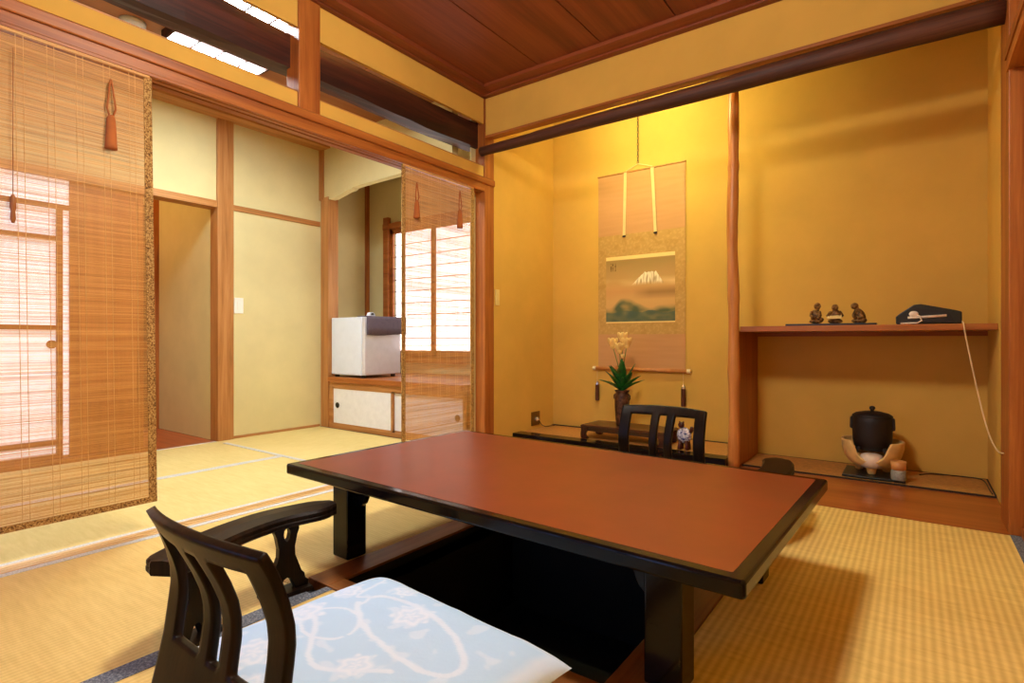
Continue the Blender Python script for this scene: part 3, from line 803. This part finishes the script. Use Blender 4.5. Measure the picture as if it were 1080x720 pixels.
# display stand
ds = thing('display_stand', 'low dark rosewood display stand under the flower vase', 'stand', (-1.63, 3.61, .053))
MB().prism([(-1.935, .137), (-1.32, .137), (-1.315, .145), (-1.325, .152), (-1.93, .152), (-1.94, .145)], 'Y', 3.475, 3.745).build('top_board', 'stand', ds, bevel=.003)
f_ = MB(); f_.box(-1.91, -1.345, 3.49, 3.505, .108, .137); f_.box(-1.91, -1.345, 3.715, 3.73, .108, .137); f_.box(-1.915, -1.9, 3.49, 3.73, .108, .137); f_.box(-1.355, -1.34, 3.49, 3.73, .108, .137)
f_.build('apron', 'stand', ds)
fp = [(-.03, .137), (.03, .137), (.03, .12), (.012, .105), (.004, .088), (.008, .07), (.022, .062), (.022, .053), (-.022, .053), (-.03, .06), (-.032, .085), (-.028, .11)]
for sx in (-1, 1):
    for y in (3.497, 3.723):
        cx = -1.63+sx*.28
        MB().prism([(cx+sx*(-1)*p[0], p[1]) for p in fp], 'Y', y-.015, y+.015).build('leg', 'stand', ds, bevel=.003)
vx, vy = -1.672, 3.6
vs_ = thing('flower_vase', 'tall brown clay vase on the rosewood stand', 'vase', (vx, vy, .152))
MB().lathe([(.036, .152), (.04, .155), (.046, .2), (.051, .28), (.052, .34), (.047, .375), (.042, .385), (.05, .395), (.053, .402), (.046, .402), (.038, .388), (.03, .37)], vx, vy).build('body', 'vase', vs_, smooth=True)
for s in (-1, 1):
    MB().tube([(vx+s*.046, vy, .375), (vx+s*.06, vy, .365), (vx+s*.06, vy, .345), (vx+s*.051, vy, .335)], .006, 8).build('lug', 'vase', vs_, smooth=True)
# flowers
fa = thing('cut_flowers', 'apricot flowers with broad green leaves in the brown vase', 'flowers', (vx, vy, .372))
def leaf(p, d, ln, wd, droop, roll=0.0):
    d = Vector(d).normalized(); side = d.cross(Vector((0, 0, 1)))
    side = side.normalized() if side.length > .05 else Vector((1, 0, 0))
    m = MB(); vs = []; n = 10; fs = []
    up = side.cross(d)
    for i in range(n+1):
        t = i/n; c = Vector(p)+d*ln*t+Vector((0, 0, -droop*t*t)); wv = wd*math.sin(PI*min(1, .06+t*.94))**.75*(1-.25*t)
        for s in (-1, 0, 1): vs.append(c+side*s*wv+up*abs(s)*wv*.35)
    for i in range(n):
        for s in (0, 1): a = i*3+s; fs.append((a, a+1, a+4, a+3))
    o = m.add(vs, fs).build('leaf', 'leaf', fa, smooth=True)
    so = o.modifiers.new('t', 'SOLIDIFY'); so.thickness = .0014
    return o
b0 = Vector((vx, vy, .39))
for d, ln, wd, dr_ in (((-.9, -.2, .68), .215, .03, .045), ((.85, -.25, .8), .23, .034, .03), ((.95, -.3, .62), .24, .032, .03), ((-.3, -.4, 1), .235, .04, .02), ((.2, -.5, 1), .25, .04, .015), ((-.15, .3, 1), .26, .036, .01), ((.35, .2, 1), .25, .034, .03), ((-.45, .1, 1), .25, .034, .04), ((0, -.35, 1), .2, .042, .02), ((-.7, -.5, .9), .15, .032, .03), ((.1, -.2, 1), .27, .034, .03), ((-.6, -.3, 1), .22, .036, .03), ((.6, -.4, 1), .22, .038, .03), ((.3, -.5, .8), .17, .034, .02), ((-.25, -.6, .8), .18, .034, .02), ((-.75, .1, 1), .2, .03, .03)):
    leaf(b0, d, ln, wd, dr_)
for (dx, dy, zt) in ((-.062, -.02, .715), (.004, .0, .755), (.044, -.02, .718), (.0, -.04, .682), (.028, -.05, .635)):
    top = Vector((vx+dx, vy+dy, zt)); st = MB()
    st.tube([tuple(b0+Vector((0, 0, -.018))), tuple(b0.lerp(top, .5)+Vector((-dx*.2, 0, 0))), tuple(top)], .003, 6)
    so = st.build('flower_stem', 'stem', fa)
    m = MB(); sc_ = 1.5 if zt > .65 else .6
    for k in range(6):
        a = PI/3*k; T2 = Matrix.Rotation(a, 3, 'Z') @ Matrix.Rotation(.5, 3, 'Y')
        m.blob(tuple(top+Vector((.012*math.cos(a), .012*math.sin(a), .016))*sc_), (.009*sc_, .013*sc_, .026*sc_), T2, 8, 6)
    m.blob(tuple(top), (.014*sc_, .014*sc_, .014*sc_), None, 8, 6)
    m.build('bloom', 'petal', so, smooth=True)
# porcelain animal
gx, gy, gz = -1.205, 3.53, .053
pa = thing('porcelain_animal', 'small blue and white porcelain animal with dark red legs seen through the far chair', 'figurine', (gx, gy, gz))
MB().blob((gx, gy, gz+.088), (.048, .036, .052)).build('body', 'china', pa, smooth=True)
h_ = MB(); h_.blob((gx-.012, gy-.02, gz+.156), (.02, .018, .02)); h_.blob((gx-.012, gy-.036, gz+.15), (.01, .01, .009))
h_.blob((gx-.024, gy-.014, gz+.172), (.005, .004, .009)); h_.blob((gx+.0, gy-.014, gz+.172), (.005, .004, .009))
h_.build('head', 'darkred', pa, smooth=True)
MB().tube([(gx+.03, gy+.01, gz+.10), (gx+.046, gy, gz+.12), (gx+.052, gy-.004, gz+.146)], [.009, .013, .01], 8).build('tail', 'darkred', pa, smooth=True)
for dx, dy in ((-.024, -.018), (.024, -.018), (-.02, .018), (.026, .018)):
    MB().tube([(gx+dx*.8, gy+dy*.8, gz+.055), (gx+dx, gy+dy, gz+.025), (gx+dx, gy+dy-.004, gz+.008), (gx+dx, gy+dy-.004, gz)], [.014, .011, .013, .013], 8).build('leg', 'darkred', pa, smooth=True)
# outlet and its lead
ou = thing('wall_outlet', 'small brass wall socket with a plug, low on the alcove side wall', 'outlet', (XL, 3.66, .13))
box(XL, XL+.006, 3.6, 3.72, .075, .185).build('plate', 'brass', ou, bevel=.002)
MB().tube([(XL+.006, 3.66, .125), (XL+.02, 3.66, .125), (XL+.034, 3.662, .122)], [.02, .018, .01], 10).build('plug', 'chrome', ou)
MB().tube([(XL+.03, 3.662, .121), (XL+.05, 3.68, .08), (XL+.04, 3.75, .056), (XL+.06, 3.87, .056), (XL+.25, 3.9, .056), (-1.9, 3.905, .057)], .003, 6).build('lead', 'blackm', ou)
def switch_plate(name, label, loc, axis, w_, h, mat):
    s_ = thing(name, label, 'light switch', loc, 'light switches'); x, y, z = loc
    box(x, x+.008, y-w_/2, y+w_/2, z-h/2, z+h/2).build('plate', mat, s_, bevel=.002)
    box(x+.008, x+.012, y-w_*.2, y+w_*.2, z-h*.25, z+h*.25).build('rocker', mat, s_, bevel=.001)
switch_plate('light_switch', 'ivory light switch beside the corner pillar in the alcove', (XL, 3.16, 1.066), 'X', .045, .115, 'ivoryswitch')
switch_plate('light_switch', 'white light switch on the far yellow wall by the wooden post', (XF, 2.18, 1.022), 'X', .07, .12, 'switch')
switch_plate('light_switch', 'white light switch above the small fridge', (-4.6, 3.235, 1.09), 'X', .08, .13, 'switch')

# ---------------------------------------------------------------- right recess
sh = thing('wall_shelf', 'long thin wooden shelf across the right recess', 'shelf', (-.25, 3.66, .806))
box(-.843, .317, 3.45, 3.928, .806, .838).build('shelf_board', 'woodX', sh, bevel=.003)
box(-.843, .317, 3.905, 3.928, .78, .806).build('support_rail', 'woodX', sh)
rm = thing('reed_mat', 'thin tan mat with dark border on the recess floor', 'mat', (-.25, 3.69, 0))
box(-.84, .316, 3.5, 3.9, .0005, .008).build('rush_cover', 'tan', rm)
f_ = MB(); f_.box(-.84, .316, 3.493, 3.5, .0005, .009); f_.box(-.84, .316, 3.9, 3.907, .0005, .009); f_.box(.31, .317, 3.5, 3.9, .0005, .009); f_.build('border', 'darkcloth', rm)
fb = tag(box(-.605, -.165, 3.5, 3.6, .838, .85).build('display_board', 'blackp', None, bevel=.002), 'long black display board under the three bronze figures', 'stand')
def figure(x, label, pose):
    y, z0 = 3.55, .851
    r = thing('bronze_figure', label, 'figurine', (x, y, z0), 'seated bronze figures on the shelf')
    m = MB()
    def R(a, b, c): return Matrix.Rotation(a, 3, 'X') @ Matrix.Rotation(b, 3, 'Y')
    if pose == 0:
        m.blob((x, y, z0+.012), (.034, .03, .013)); m.blob((x+.0, y, z0+.04), (.027, .024, .042), Matrix.Rotation(-.12, 3, 'Y'))
        m.blob((x+.008, y-.004, z0+.098), (.018, .018, .02)); m.blob((x+.006, y, z0+.075), (.011, .011, .014))
        m.blob((x+.024, y-.01, z0+.022), (.017, .02, .014))
        m.tube([(x-.018, y-.01, z0+.066), (x-.022, y-.022, z0+.045), (x, y-.034, z0+.03)], [.01, .009, .007], 8)
        m.tube([(x+.018, y-.01, z0+.066), (x+.024, y-.022, z0+.045), (x+.01, y-.034, z0+.028)], [.01, .009, .007], 8)
        m.blob((x+.022, y-.014, z0+.096), (.006, .005, .006))
    elif pose == 1:
        m.blob((x, y, z0+.012), (.036, .03, .014)); m.blob((x+.002, y+.006, z0+.042), (.026, .022, .036)); m.blob((x, y-.004, z0+.088), (.017, .017, .019))
        m.blob((x, y, z0+.07), (.012, .012, .012))
        for s in (-1, 1): m.tube([(x+s*.02, y, z0+.062), (x+s*.034, y-.014, z0+.042), (x+s*.022, y-.03, z0+.036)], [.011, .009, .007], 8)
    else:
        m.blob((x+.008, y, z0+.012), (.036, .03, .014)); m.blob((x+.012, y, z0+.042), (.025, .024, .042), Matrix.Rotation(-.45, 3, 'Y'))
        m.blob((x-.012, y-.004, z0+.093), (.019, .017, .018)); m.blob((x-.003, y, z0+.078), (.011, .011, .013))
        m.tube([(x-.004, y-.016, z0+.066), (x-.018, y-.02, z0+.04), (x-.006, y-.022, z0+.022)], [.01, .008, .007], 8)
        m.tube([(x+.004, y-.018, z0+.06), (x+.024, y-.026, z0+.034), (x+.004, y-.03, z0+.024)], [.01, .009, .007], 8)
        m.blob((x+.03, y-.006, z0+.014), (.016, .018, .014))
    m.build('body', 'bronze', r, smooth=True)
    if pose == 1:
        bb = MB(); bb.add([(x-.034, y-.045, z0+.024), (x+.034, y-.045, z0+.026), (x+.034, y-.03, z0+.044), (x-.034, y-.03, z0+.042), (x-.034, y-.04, z0+.021), (x+.034, y-.04, z0+.023), (x+.034, y-.025, z0+.041), (x-.034, y-.025, z0+.039)],
               [(0, 1, 2, 3), (4, 5, 6, 7), (0, 1, 5, 4), (1, 2, 6, 5), (2, 3, 7, 6), (3, 0, 4, 7)])
        bb.build('pale_board', 'palebook', r)
figure(-.455, 'bronze seated figure on the black board, leftmost, head turned right', 0)
figure(-.36, 'bronze seated figure holding a pale flat board, in the middle', 1)
figure(-.255, 'bronze seated figure bending forward with bowed head, rightmost of three', 2)
# telephone
px0, px1, py0, py1, pz = -.08, .187, 3.47, 3.66, .838
ph = thing('telephone', 'dark sloping telephone with a cream handset cord on the shelf', 'telephone', (.05, 3.56, pz))
sec_ = [(px0, pz+.002), (px0-.001, pz+.04), (px0+.015, pz+.055), (px0+.075, pz+.1), (px0+.105, pz+.103), (px1-.03, pz+.07), (px1, pz+.06), (px1, pz+.03), (px1, pz+.002)]
MB().prism(sec_, 'Y', py0+.012, py1).build('body', 'blackp', ph, bevel=.005)
MB().prism([(px0+.045, pz+.012), (px0+.055, pz+.06), (px0+.085, pz+.082), (px1-.05, pz+.058), (px1-.03, pz+.012)], 'Y', py0+.008, py0+.016).build('side_panel', 'iron', ph)
MB().tube([(px0+.05, py0+.006, pz+.034), (px0+.11, py0+.004, pz+.036), (px1-.06, py0+.005, pz+.042)], [.006, .0065, .006], 8).build('handset', 'fuel', ph, smooth=True)
MB().blob((px0+.075, py0+.004, pz+.052), (.02, .01, .016)).build('earpiece', 'fuel', ph, smooth=True)
MB().tube([(px0+.08, py0+.0, pz+.05), (px0+.1, py0-.004, pz+.04), (px0+.108, py0-.006, pz+.018), (px0+.09, py0-.006, pz+.006), (px0+.02, py0-.004, pz+.005)], .004, 8).build('handset_cord', 'fuel', ph, smooth=True)
cdp = spline([(.187, 3.5, .85), (.187, 3.46, .846), (.19, 3.438, .838), (.197, 3.435, .78), (.216, 3.425, .66), (.249, 3.4, .46), (.272, 3.3, .329), (.284, 3.12, .286), (.293, 3.01, .293)], 5)
MB().tube(cdp, .0032, 6).build('cord', 'whitecord', ph, smooth=True)
# brazier
bx, by = -.193, 3.68
tr = tag(box(-.325, -.04, 3.515, 3.78, .0095, .022).build('black_tray', 'blackp', None, bevel=.003), 'flat black tray under the cream clay brazier', 'tray')
bz = thing('clay_brazier', 'cream clay brazier bowl with a scooped front opening, on the black tray', 'brazier', (bx, by, .022))
m = MB(); n = 64; prof_o = [(.04, .045), (.078, .053), (.112, .075), (.135, .115), (.147, .16), (.15, .2)]
vs = []; fs = []
def rim_drop(a):
    d = abs((a-(-PI/2)+PI) % (2*PI)-PI)          # angle from the front
    return max(0, 1-(d/.64)**4)*.105 if d < .64 else 0
K = 10; pr = []
for i in range(K+1):
    t = i/K*(len(prof_o)-1); k = min(int(t), len(prof_o)-2); q = t-k
    pr.append((prof_o[k][0]*(1-q)+prof_o[k+1][0]*q, prof_o[k][1]*(1-q)+prof_o[k+1][1]*q))
for i, (r, z) in enumerate(pr):
    for j in range(n):
        a = 2*PI*j/n; zmax = .2-rim_drop(a); zz = .045+(z-.045)*(zmax-.045)/(.155)
        # radius at this height along the true profile
        rr = interp([(b, a_) for a_, b in pr], zz)
        vs.append((bx+rr*math.cos(a), by+rr*math.sin(a), zz))
for i in range(K):
    for j in range(n): fs.append((i*n+j, i*n+(j+1) % n, (i+1)*n+(j+1) % n, (i+1)*n+j))
fs.append(tuple(range(n))[::-1])
o = m.add(vs, fs).build('bowl', 'clay', bz, smooth=True)
so = o.modifiers.new('t', 'SOLIDIFY'); so.thickness = .013; so.offset = -1
bv = o.modifiers.new('b', 'BEVEL'); bv.width = .004; bv.segments = 2; bv.limit_method = 'ANGLE'; bv.angle_limit = .9
for a in (-PI/2, PI/6, 5*PI/6):
    x, y = bx+.075*math.cos(a), by+.075*math.sin(a)
    MB().tube([(x, y, .062), (x, y, .04), (x, y, .026), (x, y, .022)], [.026, .022, .019, .015], 12).build('foot', 'clay', bz, smooth=True)
MB().lathe([(.03, .06), (.05, .062), (.056, .1), (.05, .125), (.03, .134)], bx, by-.07, 0).build('burner', 'fuel', bz, smooth=True)
pt = thing('iron_pot', 'black iron pot with lid and knob sitting in the clay brazier', 'pot', (bx, by, .14))
MB().lathe([(.045, .141), (.07, .145), (.088, .165), (.094, .2), (.097, .3), (.095, .33), (.09, .338)], bx, by).build('body', 'iron', pt, smooth=True)
MB().lathe([(.097, .33), (.097, .336), (.08, .348), (.04, .358), (.012, .36)], bx, by).build('lid', 'iron', pt, smooth=True)
MB().lathe([(.008, .358), (.009, .366), (.015, .374), (.013, .384), (.006, .388)], bx, by, n=14).build('knob', 'iron', pt, smooth=True)
for s in (-1, 1):
    MB().prism([(bx+s*.092, .255), (bx+s*.107, .262), (bx+s*.105, .322), (bx+s*.092, .328)], 'Y', by-.022, by+.022).build('lug', 'iron', pt, bevel=.004)
for a in (PI/4, 3*PI/4, -PI/4, -3*PI/4):
    MB().tube([(bx+.08*math.cos(a), by+.08*math.sin(a), .16), (bx+.12*math.cos(a), by+.12*math.sin(a), .12)], .012, 8).build('support', 'iron', pt)
jr = tag(MB().lathe([(.032, .022), (.034, .026), (.033, .07), (.03, .074)], -.07, 3.54).build('small_jar', 'paleblue', None, smooth=True), 'small grey blue ceramic jar at the right corner of the black tray', 'jar')
tag(MB().lathe([(.028, .074), (.032, .078), (.036, .12), (.032, .12), (.028, .112)], -.07, 3.54).build('wooden_cup', 'tanwood', None, smooth=True), 'light wooden cup sitting on the small jar', 'cup')
tag(MB().tube(spline([(.02, 3.79, .013), (.06, 3.84, .013), (.12, 3.86, .013), (.22, 3.875, .013), (.29, 3.84, .014), (.3, 3.6, .013), (.303, 3.52, .013)], 5), .003, 6).build('floor_cable', 'blackm', None, smooth=True), 'thin dark cable lying along the recess wall', 'cable')

# ---------------------------------------------------------------- far alcove things
cb = thing('low_cabinet', 'built in low cabinet with white sliding doors under the fridge', 'cabinet', (-3.5, 3.3, 0))
box(-4.097, -2.56, 2.892, 3.73, .398, .44).build('top_board', 'woodX', cb, bevel=.003)
f_ = MB(); f_.box(-4.097, -2.56, 2.91, 2.95, 0, .034); f_.box(-4.097, -2.56, 2.912, 2.95, .352, .398)
f_.box(-4.097, -4.055, 2.91, 2.95, .03, .36); f_.build('door_track', 'paleX', cb)
for (x0, x1, y, kx) in ((-4.055, -3.29, 2.915, -3.985), (-3.31, -2.56, 2.935, -2.63)):
    d = box(x0+.012, x1-.012, y, y+.012, .046, .341).build('sliding_door', 'doorpaper', cb)
    f_ = MB(); f_.box(x0, x0+.014, y-.003, y+.015, .034, .352); f_.box(x1-.02, x1, y-.003, y+.015, .034, .352); f_.box(x0, x1, y-.003, y+.015, .034, .047); f_.box(x0, x1, y-.003, y+.015, .34, .352)
    f_.build('door_frame', 'paleX', d)
    MB().lathe([(.024, 0), (.024, .004), (.018, .005), (.016, .001)], kx, y-.002, .2, 20, Matrix.Rotation(PI/2, 3, 'X')).build('door_pull', 'blackm', d)
fg = thing('small_fridge', 'small white fridge standing on the cabinet', 'fridge', (-3.87, 3.12, .44))
box(-4.09, -3.685, 2.927, 3.315, .46, .948).build('body', 'white', fg, bevel=.008)
box(-3.682, -3.64, 2.925, 3.317, .463, .948).build('door', 'steel', fg, bevel=.01, seg=3)
for x in (-4.05, -3.7):
    for y in (2.96, 3.28): MB().lathe([(.02, .44), (.02, .462)], x, y, n=12).build('foot', 'blackm', fg)
tw = MB(); vs = []; fs = []
prof_t = [(-3.76, .953), (-3.7, .9535), (-3.645, .9535), (-3.635, .949), (-3.632, .93), (-3.633, .86), (-3.632, .80)]
ny = 14
for i, (x, z) in enumerate(prof_t):
    for j in range(ny+1):
        y = 2.94+.43*j/ny; wv = .003*math.sin(j*1.3+i) if i > 3 else 0
        vs.append((x+wv+.002, y, z+(-.006*math.sin(j*.4) if i == 6 else 0)))
for i in range(len(prof_t)-1):
    for j in range(ny): a = i*(ny+1)+j; fs.append((a, a+1, a+ny+2, a+ny+1))
o = tw.add(vs, fs).build('folded_towel', 'towel', None, smooth=True)
so = o.modifiers.new('t', 'SOLIDIFY'); so.thickness = .006; so.offset = 0
tag(o, 'purple grey towel draped over the front of the small fridge', 'towel')
ck = thing('desk_clock', 'tiny white device with a dark screen on top of the fridge', 'clock', (-3.76, 3.09, .958))
MB().prism([(3.055, .957), (3.125, .957), (3.115, .987), (3.1, .994), (3.075, .994)], 'X', -3.79, -3.745).build('body', 'white', ck, bevel=.004)
MB().prism([(3.072, .968), (3.108, .968), (3.102, .988), (3.078, .988)], 'X', -3.745, -3.743).build('screen', 'blackp', ck)
